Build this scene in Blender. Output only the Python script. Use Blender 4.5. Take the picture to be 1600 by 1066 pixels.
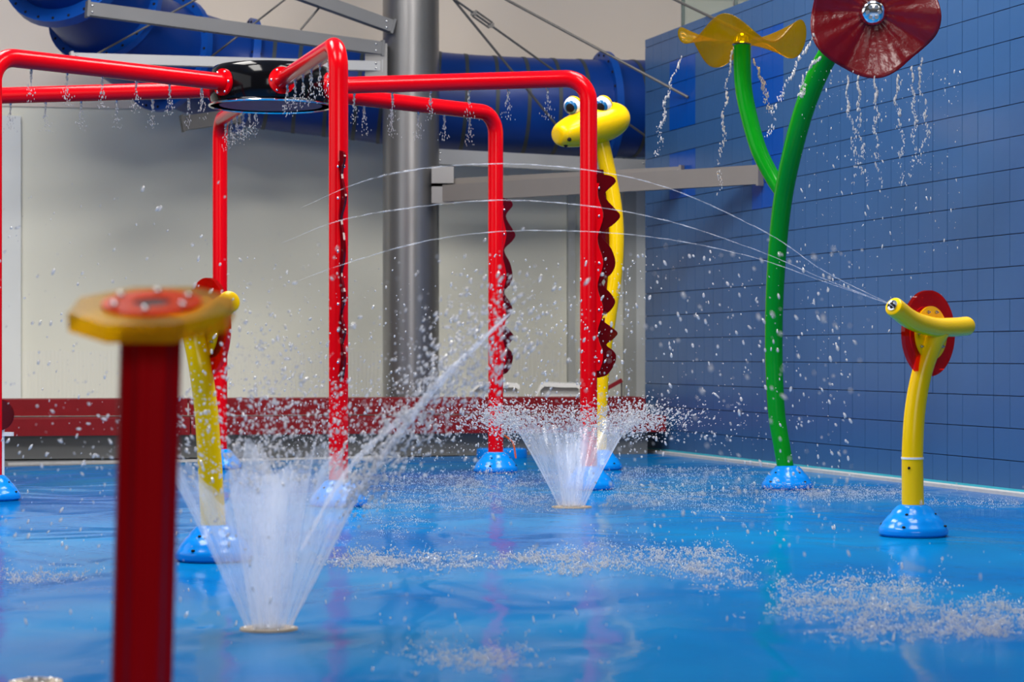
import bpy, bmesh, math, random
import numpy as np
from mathutils import Vector, Matrix
random.seed(7); rng = np.random.default_rng(7)
for o in list(bpy.data.objects): bpy.data.objects.remove(o)
S = bpy.context.scene; COL = S.collection
# ------------------------------------------------------------------ camera, world, light, exposure
F = 3450.0; CH = 0.86; HY = 555.0
cd = bpy.data.cameras.new('camera'); cam = bpy.data.objects.new('camera', cd); COL.objects.link(cam)
cam.location = (0, 0, CH); cam.rotation_euler = (math.pi/2, 0, 0)
cd.sensor_width = 36; cd.lens = F/1600*36; cd.shift_y = (HY-533)/1600; cd.clip_end = 200
cd.dof.use_dof = True; cd.dof.focus_distance = 11.8; cd.dof.aperture_fstop = 4.0
S.camera = cam
W = bpy.data.worlds.new('world'); S.world = W; W.use_nodes = True
W.node_tree.nodes['Background'].inputs[0].default_value = (1, 0.97, 0.92, 1)
W.node_tree.nodes['Background'].inputs[1].default_value = 0.05
def area(name, loc, rot, sx, sy, e, col=(1, 1, 1)):
    l = bpy.data.lights.new(name, 'AREA'); l.shape = 'RECTANGLE'; l.size = sx; l.size_y = sy; l.energy = e; l.color = col
    o = bpy.data.objects.new(name, l); COL.objects.link(o); o.location = loc; o.rotation_euler = rot; return o
for i, (sx, sy) in enumerate([(-4.2, 9), (1.6, 9), (-4.2, 14.5), (1.6, 14.5)]):      # daylight in the four roof lights
    area('skylight_lamp', (sx, sy, 7.42), (0, 0, 0), 2.2, 3.6, 610, (1, .96, .91))
area('window_lamp', (-7.6, 9, 3.6), (0, math.radians(-90), 0), 4.0, 9.0, 160, (.95, .97, 1))  # the glazed left side of the hall
area('window_lamp', (1.5, -4.5, 4.2), (math.radians(80), 0, 0), 7.0, 3.2, 520, (1, .98, .95))  # the window band behind the camera
vs = S.view_settings; vs.view_transform = 'Standard'; vs.look = 'None'; vs.gamma = 1; vs.use_curve_mapping = False
vs.exposure = -0.28
# ------------------------------------------------------------------ helpers
def at(px, py, d): return Vector(((px-800)*d/F, d, CH-(py-HY)*d/F))
def gd(py): return F*CH/(py-HY)
def tag(o, label=None, cat=None, group=None, kind=None):
    if label: o['label'] = label
    if cat: o['category'] = cat
    if group: o['group'] = group
    if kind: o['kind'] = kind
    return o
def empty(name, loc=(0, 0, 0), rz=0):
    o = bpy.data.objects.new(name, None); COL.objects.link(o); o.location = loc; o.rotation_euler = (0, 0, rz)
    o.empty_display_size = .1; return o
def child(o, p):
    o.parent = p; return o
class MB:
    def __init__(s): s.v = []; s.f = []; s.multi = 0
    def add(s, v, f):
        s.multi += 1; n = len(s.v); s.v += [tuple(q) for q in v]; s.f += [tuple(i+n for i in q) for q in f]; return s
    def box(s, x0, x1, y0, y1, z0, z1, M=None):
        v = [Vector(p) for p in ((x0,y0,z0),(x1,y0,z0),(x1,y1,z0),(x0,y1,z0),(x0,y0,z1),(x1,y0,z1),(x1,y1,z1),(x0,y1,z1))]
        if M: v = [M @ p for p in v]
        return s.add(v, [(0,3,2,1),(4,5,6,7),(0,1,5,4),(1,2,6,5),(2,3,7,6),(3,0,4,7)])
    def bar(s, a, b, w, h, up=(0, 0, 1)):
        a = Vector(a); b = Vector(b); t = (b-a).normalized(); u = Vector(up); x = t.cross(u).normalized(); u = x.cross(t)
        v = [p + x*sx*w/2 + u*sz*h/2 for p in (a, b) for sx, sz in ((-1,-1),(1,-1),(1,1),(-1,1))]
        return s.add(v, [(0,1,2,3),(7,6,5,4),(0,4,5,1),(1,5,6,2),(2,6,7,3),(3,7,4,0)])
    def tube(s, pts, r, n=20, cap=True):
        pts = [Vector(p) for p in pts]; m = len(pts)
        rr = r if isinstance(r, (list, tuple)) else [r]*m
        T = [(pts[min(i+1, m-1)]-pts[max(i-1, 0)]).normalized() for i in range(m)]
        ref = Vector((0, 0, 1)) if abs(T[0].z) < .9 else Vector((1, 0, 0))
        u = T[0].cross(ref).normalized(); V = []; Fc = []
        for i in range(m):
            u = (u - T[i]*u.dot(T[i])).normalized(); w = T[i].cross(u)
            for k in range(n):
                a = 2*math.pi*k/n; V.append(pts[i] + (u*math.cos(a)+w*math.sin(a))*rr[i])
        for i in range(m-1):
            for k in range(n):
                k2 = (k+1) % n; Fc.append((i*n+k, i*n+k2, (i+1)*n+k2, (i+1)*n+k))
        if cap: Fc.append(tuple(reversed(range(n)))); Fc.append(tuple(range((m-1)*n, m*n)))
        return s.add(V, Fc)
    def lathe(s, prof, n=40, M=None):
        V = []; Fc = []; m = len(prof)
        for r, z in prof:
            for k in range(n):
                a = 2*math.pi*k/n; p = Vector((r*math.cos(a), r*math.sin(a), z)); V.append(M @ p if M else p)
        for i in range(m-1):
            for k in range(n):
                k2 = (k+1) % n; Fc.append((i*n+k, i*n+k2, (i+1)*n+k2, (i+1)*n+k))
        if prof[0][0] > 1e-4: Fc.append(tuple(reversed(range(n))))
        if prof[-1][0] > 1e-4: Fc.append(tuple(range((m-1)*n, m*n)))
        return s.add(V, Fc)
    def ball(s, c, rad, n=24, m=14, M=None):
        c = Vector(c); V = []; Fc = []
        R = rad if isinstance(rad, (tuple, list)) else (rad,)*3
        for i in range(m+1):
            t = math.pi*i/m
            for k in range(n):
                a = 2*math.pi*k/n
                p = Vector((R[0]*math.sin(t)*math.cos(a), R[1]*math.sin(t)*math.sin(a), R[2]*math.cos(t)))
                V.append(c + (M @ p if M else p))
        for i in range(m):
            for k in range(n):
                k2 = (k+1) % n; Fc.append((i*n+k, (i+1)*n+k, (i+1)*n+k2, i*n+k2))
        return s.add(V, Fc)
    def prism(s, poly, M, t):
        n = len(poly)
        V = [M @ Vector((x, y, 0)) for x, y in poly] + [M @ Vector((x, y, t)) for x, y in poly]
        return s.add(V, [tuple(reversed(range(n))), tuple(range(n, 2*n))] + [(i, (i+1) % n, n+(i+1) % n, n+i) for i in range(n)])
    def build(s, name, mat, parent=None, smooth=True, ang=40, weld=True):
        me = bpy.data.meshes.new(name); me.from_pydata(s.v, [], s.f)
        if weld:
            bm = bmesh.new(); bm.from_mesh(me); bmesh.ops.remove_doubles(bm, verts=bm.verts, dist=1e-5)
            bmesh.ops.recalc_face_normals(bm, faces=bm.faces); bm.to_mesh(me); bm.free()
        me.materials.append(M_[mat])
        if smooth:
            me.polygons.foreach_set('use_smooth', [True]*len(me.polygons))
            me.set_sharp_from_angle(angle=math.radians(ang))
        o = bpy.data.objects.new(name, me); COL.objects.link(o)
        if parent: o.parent = parent
        if name in ('bolt', 'spray_hole', 'drip_hole') and s.multi > 1: o['kind'] = 'stuff'
        return o
def crom(pts, k=8):
    pts = [Vector(p) for p in pts]; P = [pts[0]*2-pts[1]] + pts + [pts[-1]*2-pts[-2]]; out = []
    for i in range(1, len(P)-2):
        for j in range(k):
            t = j/k; a, b, c, d = P[i-1:i+3]
            out.append(.5*((2*b)+(c-a)*t+(2*a-5*b+4*c-d)*t*t+(3*b-a-3*c+d)*t**3))
    return out + [pts[-1]]
def frame(o, n, up=(0, 0, 1)):       # local z = n, local y near up
    n = Vector(n).normalized(); x = Vector(up).cross(n).normalized(); y = n.cross(x)
    M = Matrix((x, y, n)).transposed().to_4x4(); M.translation = Vector(o); return M
# ------------------------------------------------------------------ materials
M_ = {}
def nodes(name):
    m = bpy.data.materials.new(name); m.use_nodes = True; M_[name] = m
    nt = m.node_tree; return m, nt, nt.nodes, nt.links
def pm(name, col, rough=.4, metal=0, var=.06, scale=6, bump=0, bscale=60, spec=.5, coat=0, trans=0, ior=1.45, rnd=0):
    m, nt, N, L = nodes(name); b = N['Principled BSDF']
    tc = N.new('ShaderNodeTexCoord'); nz = N.new('ShaderNodeTexNoise'); nz.inputs['Scale'].default_value = scale; nz.inputs['Detail'].default_value = 4
    L.new(tc.outputs['Object'], nz.inputs['Vector'])
    mx = N.new('ShaderNodeMix'); mx.data_type = 'RGBA'
    mx.inputs[6].default_value = (*[c*(1-var) for c in col], 1); mx.inputs[7].default_value = (*[min(1, c*(1+var)) for c in col], 1)
    if rnd:
        oi = N.new('ShaderNodeObjectInfo'); ma = N.new('ShaderNodeMath'); ma.operation = 'MULTIPLY_ADD'
        ma.inputs[1].default_value = rnd; L.new(oi.outputs['Random'], ma.inputs[0]); L.new(nz.outputs['Fac'], ma.inputs[2]); L.new(ma.outputs[0], mx.inputs[0])
    else: L.new(nz.outputs['Fac'], mx.inputs[0])
    L.new(mx.outputs[2], b.inputs['Base Color'])
    b.inputs['Roughness'].default_value = rough; b.inputs['Metallic'].default_value = metal; b.inputs['Specular IOR Level'].default_value = spec
    b.inputs['Coat Weight'].default_value = coat; b.inputs['Coat Roughness'].default_value = .05; b.inputs['Transmission Weight'].default_value = trans; b.inputs['IOR'].default_value = ior
    if bump:
        n2 = N.new('ShaderNodeTexNoise'); n2.inputs['Scale'].default_value = bscale; L.new(tc.outputs['Object'], n2.inputs['Vector'])
        bp = N.new('ShaderNodeBump'); bp.inputs['Strength'].default_value = bump; bp.inputs['Distance'].default_value = .01
        L.new(n2.outputs['Fac'], bp.inputs['Height']); L.new(bp.outputs[0], b.inputs['Normal'])
    return m
def acrylic(name, tint, body, f_body=.3, rough=.06, f_gl=.03, wave=0):
    m, nt, N, L = nodes(name); N.remove(N['Principled BSDF']); out = N['Material Output']
    tr = N.new('ShaderNodeBsdfTransparent'); tr.inputs[0].default_value = (*tint, 1)
    df = N.new('ShaderNodeBsdfDiffuse'); df.inputs[0].default_value = (*body, 1)
    tl = N.new('ShaderNodeBsdfTranslucent'); tl.inputs[0].default_value = (*body, 1)
    a = N.new('ShaderNodeMixShader'); a.inputs[0].default_value = .5; L.new(df.outputs[0], a.inputs[1]); L.new(tl.outputs[0], a.inputs[2])
    b = N.new('ShaderNodeMixShader'); tc = N.new('ShaderNodeTexCoord'); nz = N.new('ShaderNodeTexNoise'); nz.inputs['Scale'].default_value = 9
    L.new(tc.outputs['Object'], nz.inputs[0]); mr = N.new('ShaderNodeMapRange'); mr.inputs[3].default_value = f_body*.85; mr.inputs[4].default_value = f_body*1.15
    L.new(nz.outputs[0], mr.inputs[0]); L.new(mr.outputs[0], b.inputs[0])
    L.new(tr.outputs[0], b.inputs[1]); L.new(a.outputs[0], b.inputs[2])
    g = N.new('ShaderNodeBsdfGlossy'); g.inputs['Roughness'].default_value = rough
    fr = N.new('ShaderNodeFresnel'); fr.inputs[0].default_value = 1.45; ma = N.new('ShaderNodeMath'); ma.operation = 'MAXIMUM'; ma.inputs[1].default_value = f_gl; m4 = N.new('ShaderNodeMath'); m4.operation = 'MULTIPLY'; m4.inputs[1].default_value = .2; L.new(fr.outputs[0], m4.inputs[0]); L.new(m4.outputs[0], ma.inputs[0])
    c = N.new('ShaderNodeMixShader'); L.new(ma.outputs[0], c.inputs[0]); L.new(b.outputs[0], c.inputs[1]); L.new(g.outputs[0], c.inputs[2])
    if wave:
        n2 = N.new('ShaderNodeTexNoise'); n2.inputs['Scale'].default_value = 14; n2.inputs['Detail'].default_value = 3; L.new(tc.outputs['Object'], n2.inputs[0])
        bp = N.new('ShaderNodeBump'); bp.inputs['Strength'].default_value = wave; bp.inputs['Distance'].default_value = .03; L.new(n2.outputs[0], bp.inputs['Height'])
        L.new(bp.outputs[0], g.inputs['Normal'])
    L.new(c.outputs[0], out.inputs[0]); return m
def water_sheet(name, lo, hi, su, sv, dens=1.0):
    m, nt, N, L = nodes(name); N.remove(N['Principled BSDF']); out = N['Material Output']
    tc = N.new('ShaderNodeTexCoord'); mp = N.new('ShaderNodeMapping'); mp.inputs['Scale'].default_value = (su, sv, 1); L.new(tc.outputs['UV'], mp.inputs[0])
    nz = N.new('ShaderNodeTexNoise'); nz.inputs['Scale'].default_value = 1; nz.inputs['Detail'].default_value = 6; nz.inputs['Roughness'].default_value = .6; L.new(mp.outputs[0], nz.inputs[0])
    mr = N.new('ShaderNodeMapRange'); mr.inputs[1].default_value = .3; mr.inputs[2].default_value = .72; mr.inputs[3].default_value = lo; mr.inputs[4].default_value = hi; L.new(nz.outputs[0], mr.inputs[0])
    tr = N.new('ShaderNodeBsdfTransparent'); tr.inputs[0].default_value = (.97, .98, 1, 1)
    df = N.new('ShaderNodeBsdfDiffuse'); df.inputs[0].default_value = (.92, .92, .96, 1); tl = N.new('ShaderNodeBsdfTranslucent'); tl.inputs[0].default_value = (.92, .92, .96, 1)
    a = N.new('ShaderNodeMixShader'); a.inputs[0].default_value = .5; L.new(df.outputs[0], a.inputs[1]); L.new(tl.outputs[0], a.inputs[2])
    g = N.new('ShaderNodeBsdfGlossy'); g.inputs[1].default_value = .15
    bp = N.new('ShaderNodeBump'); bp.inputs['Strength'].default_value = .6; bp.inputs['Distance'].default_value = .01; L.new(nz.outputs[0], bp.inputs['Height']); L.new(bp.outputs[0], g.inputs['Normal'])
    b = N.new('ShaderNodeMixShader'); b.inputs[0].default_value = .2; L.new(a.outputs[0], b.inputs[1]); L.new(g.outputs[0], b.inputs[2])
    c = N.new('ShaderNodeMixShader'); L.new(mr.outputs[0], c.inputs[0]); L.new(tr.outputs[0], c.inputs[1]); L.new(b.outputs[0], c.inputs[2])
    L.new(c.outputs[0], out.inputs[0]); return m
def drops_mat(name, dens):
    m, nt, N, L = nodes(name); N.remove(N['Principled BSDF']); out = N['Material Output']
    tr = N.new('ShaderNodeBsdfTransparent')
    df = N.new('ShaderNodeBsdfDiffuse'); df.inputs[0].default_value = (.95, .93, .94, 1); tl = N.new('ShaderNodeBsdfTranslucent'); tl.inputs[0].default_value = (.95, .93, .94, 1)
    a = N.new('ShaderNodeMixShader'); a.inputs[0].default_value = .5; L.new(df.outputs[0], a.inputs[1]); L.new(tl.outputs[0], a.inputs[2])
    b = N.new('ShaderNodeMixShader'); b.inputs[0].default_value = dens; L.new(tr.outputs[0], b.inputs[1]); L.new(a.outputs[0], b.inputs[2])
    g = N.new('ShaderNodeBsdfGlossy'); g.inputs[1].default_value = .08
    c = N.new('ShaderNodeMixShader'); lw = N.new('ShaderNodeLayerWeight'); lw.inputs[0].default_value = .35; L.new(lw.outputs['Fresnel'], c.inputs[0])
    L.new(b.outputs[0], c.inputs[1]); L.new(g.outputs[0], c.inputs[2]); L.new(c.outputs[0], out.inputs[0]); return m
pm('red_paint', (.70, .0008, .006), .17, var=.04, spec=.22)
pm('dark_red_post', (.27, .0005, .003), .22, var=.05, spec=.15)
pm('yellow_paint', (.90, .55, .001), .2, var=.04, spec=.3)
pm('green_paint', (.003, .27, .010), .16, var=.05, spec=.25)
pm('blue_base', (.001, .22, .72), .16, var=.04, spec=.3)
pm('black_gloss', (.003, .003, .004), .1, var=.1, spec=.3)
pm('chrome', (.82, .82, .84), .12, 1, var=.03)
pm('painted_reflection', (.006, .025, .09), .5, var=.1, spec=.15)  # dull hub underside; the floor's blue reflection is put into its colour
pm('bolt_steel', (.55, .55, .55), .25, 1, var=.05)
pm('slide_blue', (.002, .032, .20), .36, var=.15, scale=2, spec=.3)
pm('slide_flange', (.003, .06, .32), .35, var=.1, spec=.3)
pm('slide_stripe', (.03, .04, .05), .5, var=.2)
pm('grey_steel', (.25, .245, .245), .30, .75, var=.07, scale=3)
pm('beam_steel', (.15, .15, .152), .5, .15, var=.08, scale=3)
pm('pale_steel', (.40, .40, .40), .4, .3, var=.06, scale=3)
pm('brown_steel', (.19, .17, .155), .5, .1, var=.06)
pm('rod_steel', (.11, .105, .1), .45, .4, var=.1)
pm('upper_wall', (.78, .69, .60), .8, var=.03, scale=1.2)
pm('panel_wall', (.78, .77, .66), .6, var=.03, scale=1.5)
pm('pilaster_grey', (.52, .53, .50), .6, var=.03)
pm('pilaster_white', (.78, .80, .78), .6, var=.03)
pm('bench_red', (.17, .006, .010), .5, spec=.2, var=.2, scale=9, bump=.1)
pm('plinth_grey', (.16, .165, .165), .6, var=.25, scale=2)
pm('deck_grey', (.14, .15, .16), .35, var=.25, scale=2, bump=.2)
pm('tile_blue', (.033, .098, .235), .22, var=.08, scale=2.5, rnd=.15, spec=.35)
pm('tile_accent', (.002, .065, .34), .15, var=.06)
pm('grout_dark', (.012, .02, .05), .8, var=.2)
pm('trim_white', (.42, .42, .42), .6, var=.2, scale=20)
pm('trim_cyan', (.02, .35, .48), .5, var=.1)
pm('ceiling_white', (.7, .69, .66), .8, var=.03)
pm('nozzle_tan', (.36, .29, .21), .45, var=.15)
pm('white_plastic', (.78, .78, .76), .4, var=.04)
pm('eye_white', (.85, .87, .9), .12, var=.02, coat=.5)
pm('iris_blue', (.01, .13, .33), .15, var=.05, coat=.5)
pm('dark_rubber', (.012, .010, .010), .7, spec=.15, var=.1)
pm('orange_hose', (.75, .12, .01), .4, var=.05)
acrylic('acrylic_red', (.88, .09, .02), (.55, .012, .004), .28)
acrylic('acrylic_crimson', (.18, .004, .008), (.24, .004, .012), .62)
acrylic('flower_red', (.16, .002, .010), (.30, .001, .010), .72, .30, .035, .35)
acrylic('flower_yellow', (.90, .68, .008), (.46, .29, .002), .2, .2, .02, .4)
acrylic('acrylic_yellow', (.90, .64, .004), (.62, .40, .002), .32, .3, .01)
acrylic('acrylic_orange', (.95, .14, .006), (.95, .10, .004), .7, .25, .02)
m = acrylic('pane_glass', (.90, .96, .93), (.8, .9, .85), .10)
water_sheet('water_cone', .12, .52, 26, 1.6)
water_sheet('water_jet', .10, .85, 5, 16)
water_sheet('water_core', .05, .60, 7, 3)
water_sheet('water_thread', -.35, .8, 2, 44)
drops_mat('water_drops', .62)
drops_mat('water_spray', .66)
# floor: wet poured rubber
def floor_mat():
    m, nt, N, L = nodes('wet_blue_floor'); b = N['Principled BSDF']; tc = N.new('ShaderNodeTexCoord')
    nz = N.new('ShaderNodeTexNoise'); nz.inputs['Scale'].default_value = .55; nz.inputs['Detail'].default_value = 3; L.new(tc.outputs['Object'], nz.inputs[0])
    cr = N.new('ShaderNodeValToRGB'); cr.color_ramp.elements[0].position = .35; cr.color_ramp.elements[1].position = .65
    cr.color_ramp.elements[0].color = (.0004, .105, .35, 1); cr.color_ramp.elements[1].color = (.0006, .175, .44, 1); L.new(nz.outputs[0], cr.inputs[0])
    N.remove(b); df = N.new('ShaderNodeBsdfDiffuse'); L.new(cr.outputs[0], df.inputs[0]); gl = N.new('ShaderNodeBsdfGlossy'); gl.inputs['Roughness'].default_value = .09
    fr = N.new('ShaderNodeFresnel'); fr.inputs[0].default_value = 1.33; ma = N.new('ShaderNodeMath'); ma.operation = 'MULTIPLY'; ma.inputs[1].default_value = .62
    L.new(fr.outputs[0], ma.inputs[0]); ms = N.new('ShaderNodeMixShader'); L.new(ma.outputs[0], ms.inputs[0]); L.new(df.outputs[0], ms.inputs[1]); L.new(gl.outputs[0], ms.inputs[2]); L.new(ms.outputs[0], N['Material Output'].inputs[0])
    mp = N.new('ShaderNodeMapping'); mp.inputs['Scale'].default_value = (1.0, .55, 1); L.new(tc.outputs['Object'], mp.inputs[0])
    n1 = N.new('ShaderNodeTexNoise'); n1.inputs['Scale'].default_value = 1.5; n1.inputs['Detail'].default_value = 2; n1.inputs['Distortion'].default_value = .6; L.new(mp.outputs[0], n1.inputs[0])
    n2 = N.new('ShaderNodeTexNoise'); n2.inputs['Scale'].default_value = 22; n2.inputs['Detail'].default_value = 3; L.new(tc.outputs['Object'], n2.inputs[0])
    b1 = N.new('ShaderNodeBump'); b1.inputs['Strength'].default_value = .8; b1.inputs['Distance'].default_value = .05; L.new(n1.outputs[0], b1.inputs['Height'])
    b2 = N.new('ShaderNodeBump'); b2.inputs['Strength'].default_value = .16; b2.inputs['Distance'].default_value = .008; L.new(n2.outputs[0], b2.inputs['Height']); L.new(b1.outputs[0], b2.inputs['Normal'])
    L.new(b2.outputs[0], gl.inputs['Normal']); L.new(b2.outputs[0], fr.inputs['Normal'])
floor_mat()
# corrugated lower wall
def corr_mat():
    m = pm('corrugated_panel', (.78, .77, .68), .6, var=.03, scale=1.5); nt = m.node_tree; N = nt.nodes; L = nt.links; b = N['Principled BSDF']
    tc = N.new('ShaderNodeTexCoord'); wv = N.new('ShaderNodeTexWave'); wv.inputs['Scale'].default_value = 8; L.new(tc.outputs['Object'], wv.inputs[0])
    bp = N.new('ShaderNodeBump'); bp.inputs['Strength'].default_value = .25; bp.inputs['Distance'].default_value = .01; L.new(wv.outputs['Fac'], bp.inputs['Height']); L.new(bp.outputs[0], b.inputs['Normal'])
corr_mat()
# ------------------------------------------------------------------ setting
def struct(o): o['kind'] = 'structure'; return o
BA = math.radians(10.5); bd = Vector((math.cos(BA), math.sin(BA), 0)); bn = Vector((-math.sin(BA), math.cos(BA), 0)); B0 = Vector((-4.2, 18.1, 0))
def bp_(u, v, z=0): return B0 + bd*u + bn*v + Vector((0, 0, z))
BM = Matrix.Translation(B0) @ Matrix.Rotation(BA, 4, 'Z')
# blue play floor, grey deck behind it
mb = MB(); a = at(0, HY, 17.0); fl = [(-9, 2.0), (9, 2.0), (9, 22), (1.2, 19.6), (-.9, 18.55), (-3.9, 17.0), (-9, 15.2)]
mb.prism(fl, Matrix.Translation((0, 0, -.06)), .06); struct(mb.build('floor', 'wet_blue_floor', smooth=False))
mb = MB(); mb.box(-12, 12, 13, 27, -.20, -.012); o = struct(mb.build('floor_deck', 'deck_grey', smooth=False)); o['label'] = 'grey wet concrete deck strip behind the blue play floor'
mb = MB(); mb.bar((-3.98, 17.42, 0.0), (-.95, 18.62, 0.0), .05, .02); struct(mb.build('trim_1', 'trim_white', smooth=False))
# right tiled wall
WD = Vector((.295, -.956, 0)).normalized(); WA = math.atan2(WD.y, WD.x); W0 = Vector((1.192, 19.765, 0))
wall = empty('wall_right', W0, WA); struct(wall); wall['label'] = 'tall blue tiled wall along the right side of the splash pad'
WL = 10.0; WH = 3.66
MB().box(0, WL, .012, .32, 0, WH).build('wall_body', 'grout_dark', wall, smooth=False)
tw, th = .1955, .1950
tm = bpy.data.meshes.new('tile'); t0 = MB().box(0, tw, 0, .02, 0, th); tm.from_pydata(t0.v, [], t0.f); tm.materials.append(M_['tile_blue'])
acc = bpy.data.meshes.new('accent_tile'); acc.from_pydata(t0.v, [], t0.f); acc.materials.append(M_['tile_accent'])
def in_acc(s, z):
    for s0, s1, z0, z1 in ACC:
        if s0-.01 <= s < s1-.01 and z0-.01 <= z < z1-.01: return True
    return False
ACC = [(.6, 1.2, 2.8, 3.4), (.6, 1.2, 2.2, 2.6), (2.4, 3.0, 2.8, 3.4), (2.4, 3.0, 2.0, 2.6)]
cells = []
for j in range(19):
    for i in range(int(WL/.2)):
        s = i*.2; z = .01+j*.2; h = th if j < 18 else .05
        p = W0 + WD*(s+.1); X = 800+F*p.x/p.y; Y = HY-(z+.1-CH)*F/p.y
        vis = X < 1612 and Y > -25
        cells.append((vis, p.y, s, z, h))
cells.sort(key=lambda c: (not c[0], c[1])); nb = 0; rest = MB()
for vis, d, s, z, h in cells:
    if in_acc(s, z-.01):
        o = bpy.data.objects.new('accent_tile', acc)
    elif vis and nb < 296 and h == th:
        o = bpy.data.objects.new('tile', tm); nb += 1
    else:
        rest.box(s, s+tw, 0, .02, z, z+h); continue
    COL.objects.link(o); o.parent = wall; o.location = (s, random.uniform(-.0015, .0015), z)
    if nb == 0: pass
o = rest.build('tiles', 'tile_blue', wall, smooth=False, weld=False); o['kind'] = 'stuff'
mb = MB(); mb.box(0, WL, 0, .32, WH, WH+.02); mb.build('coping', 'tile_blue', wall, smooth=False)
e = empty('trim_2', W0, WA); struct(e); MB().box(0, WL, -.09, -.004, 0, .022).build('kerb_strip', 'trim_white', e, smooth=False)
MB().box(0, WL, -.004, -.0015, .0, .036).build('sealant_line', 'trim_cyan', e, smooth=False)
# glass balustrade on the wall
g = empty('glass_balustrade', W0+Vector((0, 0, WH+.03)), WA); tag(g, 'clear glass balustrade standing on top of the blue tiled wall', 'balustrade')
for i in range(8):
    s = .55+i*1.18; MB().box(s, s+1.15, .14, .155, 0, 1.05).build('pane', 'pane_glass', g, smooth=False)
    MB().box(s-.025, s-.005, .13, .165, 0, 1.05).build('clip_post', 'chrome', g, smooth=False)
# back wall
wb = empty('wall_back', B0 + bn*3.6, BA); struct(wb); wb['label'] = 'pale hall wall with panels behind the bench and the blue slide'
MB().box(-8, 14, 0, .3, 3.3, 8).build('upper_panel', 'upper_wall', wb, smooth=False)
MB().box(-8, 14, -.02, 0, 4.55, 4.57).build('panel_joint', 'pilaster_grey', wb, smooth=False)
MB().box(-8, 14, .02, .3, .9, 3.3).build('lower_panel', 'panel_wall', wb, smooth=False)
MB().box(-8, 14, .02, .3, 0, .9).build('corrugated_skirting', 'corrugated_panel', wb, smooth=False)
def wpx(px):      # local coordinate along the back wall that shows at this column
    k = (px-800)/F; o = B0+bn*3.6; return (k*o.y-o.x)/(bd.x-k*bd.y)
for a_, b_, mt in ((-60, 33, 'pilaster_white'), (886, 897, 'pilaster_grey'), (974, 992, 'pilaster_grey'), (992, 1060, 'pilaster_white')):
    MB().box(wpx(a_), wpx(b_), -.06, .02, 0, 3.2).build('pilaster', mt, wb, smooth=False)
MB().box(-9, 14, -16, 0.3, 7.55, 7.7).build('ceiling', 'ceiling_white', None, smooth=False).matrix_world = Matrix.Translation(B0+bn*3.6) @ Matrix.Rotation(BA, 4, 'Z')
struct(bpy.data.objects['ceiling'])
for i, (sx, sy) in enumerate([(-4.2, 9), (1.6, 9), (-4.2, 14.5), (1.6, 14.5)]):
    f = MB()
    for (x0, x1, y0, y1) in ((-1.25, 1.25, -1.95, -1.83), (-1.25, 1.25, 1.83, 1.95), (-1.25, -1.13, -1.83, 1.83), (1.13, 1.25, -1.83, 1.83)): f.box(x0, x1, y0, y1, 0, .2)
    o = f.build('trim_%d' % (3+i), 'white_plastic', smooth=False); o.location = (sx, sy, 7.36); struct(o)
# bleacher bench
be = empty('bleacher_bench', B0, BA); tag(be, 'two-step dark red board bench along the back wall on grey plinth', 'bench')
def end_u(v, z=0):    # where the bench meets the tiled wall
    o = B0+bn*v; d = W0-o; det = bd.x*(-WD.y)-(-WD.x)*bd.y; return (d.x*(-WD.y)-(-WD.x)*d.y)/det - .03
e0, e1 = end_u(0), end_u(.5)
MB().box(-3, e0-.16, .12, .5, 0, .19).build('plinth', 'plinth_grey', be, smooth=False)
MB().box(-3, e1-.2, .5, 1.0, 0, .33).build('plinth', 'plinth_grey', be, smooth=False)
def boards(v, z0, z1, e, d):
    us = [-3, -.5, 1.55, 3.6, e]
    for a_, b_ in zip(us[:-1], us[1:]):
        MB().box(a_+.004, b_-.004, v, v+.04, z0, z1).build('front_board', 'bench_red', be, smooth=False)
        for k in range(3):
            MB().box(a_+.004, b_-.004, v+.04+k*d/3, v+.04+(k+1)*d/3-.01, z1-.04, z1).build('seat_board', 'bench_red', be, smooth=False)
boards(0, .195, .335, e0-.02, .47); boards(.5, .345, .485, e1-.02, .5)
# ------------------------------------------------------------------ column, beams, rods
cx = at(642, 0, 20.2); ct = empty('steel_column', (cx.x, 20.2, 0)); tag(ct, 'thick round grey steel column carrying the slide supports', 'column')
MB().lathe([(.34, 0), (.34, .03), (.258, .03), (.258, 7.5)], 48).build('shaft', 'grey_steel', ct)
for z, x0 in ((3.58, -.40), (3.40, -.40), (2.47, .20), (2.32, .20)): MB().box(x0, x0+.2, -.30, -.10, z-.09, z+.09).build('bracket', 'grey_steel', ct, smooth=False)
def beam(name, a, b, w, h, mat, label, plates=True):
    e = empty(name, a); tag(e, label, 'beam', 'steel beams carrying the slide'); a = Vector(a); b = Vector(b); z = Vector((0, 0, 0))
    MB().bar(z, b-a, w, h).build('bar', mat, e, smooth=False)
    if plates:
        t = (b-a).normalized()
        for p in (z, b-a): MB().bar(p-t*.01, p+t*.012, w+.015, h+.025).build('end_plate', mat, e, smooth=False)
        for p in (t*.05, (b-a)-t*.05):
            bb = MB()
            for s in (-.25, .25): bb.ball(p+Vector((0, -w/2, s*h)), .012, 8, 6)
            bb.build('bolt', 'bolt_steel', e)
    return e
beam('support_beam', at(596, 76, 19.93), at(137, 14, 18.9), .10, .115, 'beam_steel', 'grey steel beam rising left from the column to the slide')
beam('support_beam', at(596, 104, 19.95), at(112, 91, 19.0), .09, .085, 'pale_steel', 'pale grey horizontal beam passing just above the black hub')
beam('support_beam', at(612, 42, 20.0), at(440, -20, 19.6), .10, .11, 'beam_steel', 'grey beam sloping up from column to top edge of picture')
beam('support_beam', at(688, 292, 20.05), Vector(W0+WD*.95+Vector((-.02, -.01, 2.40))), .08, .135, 'brown_steel', 'grey-brown beam from column to tiled wall, the shorter rear one')
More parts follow.
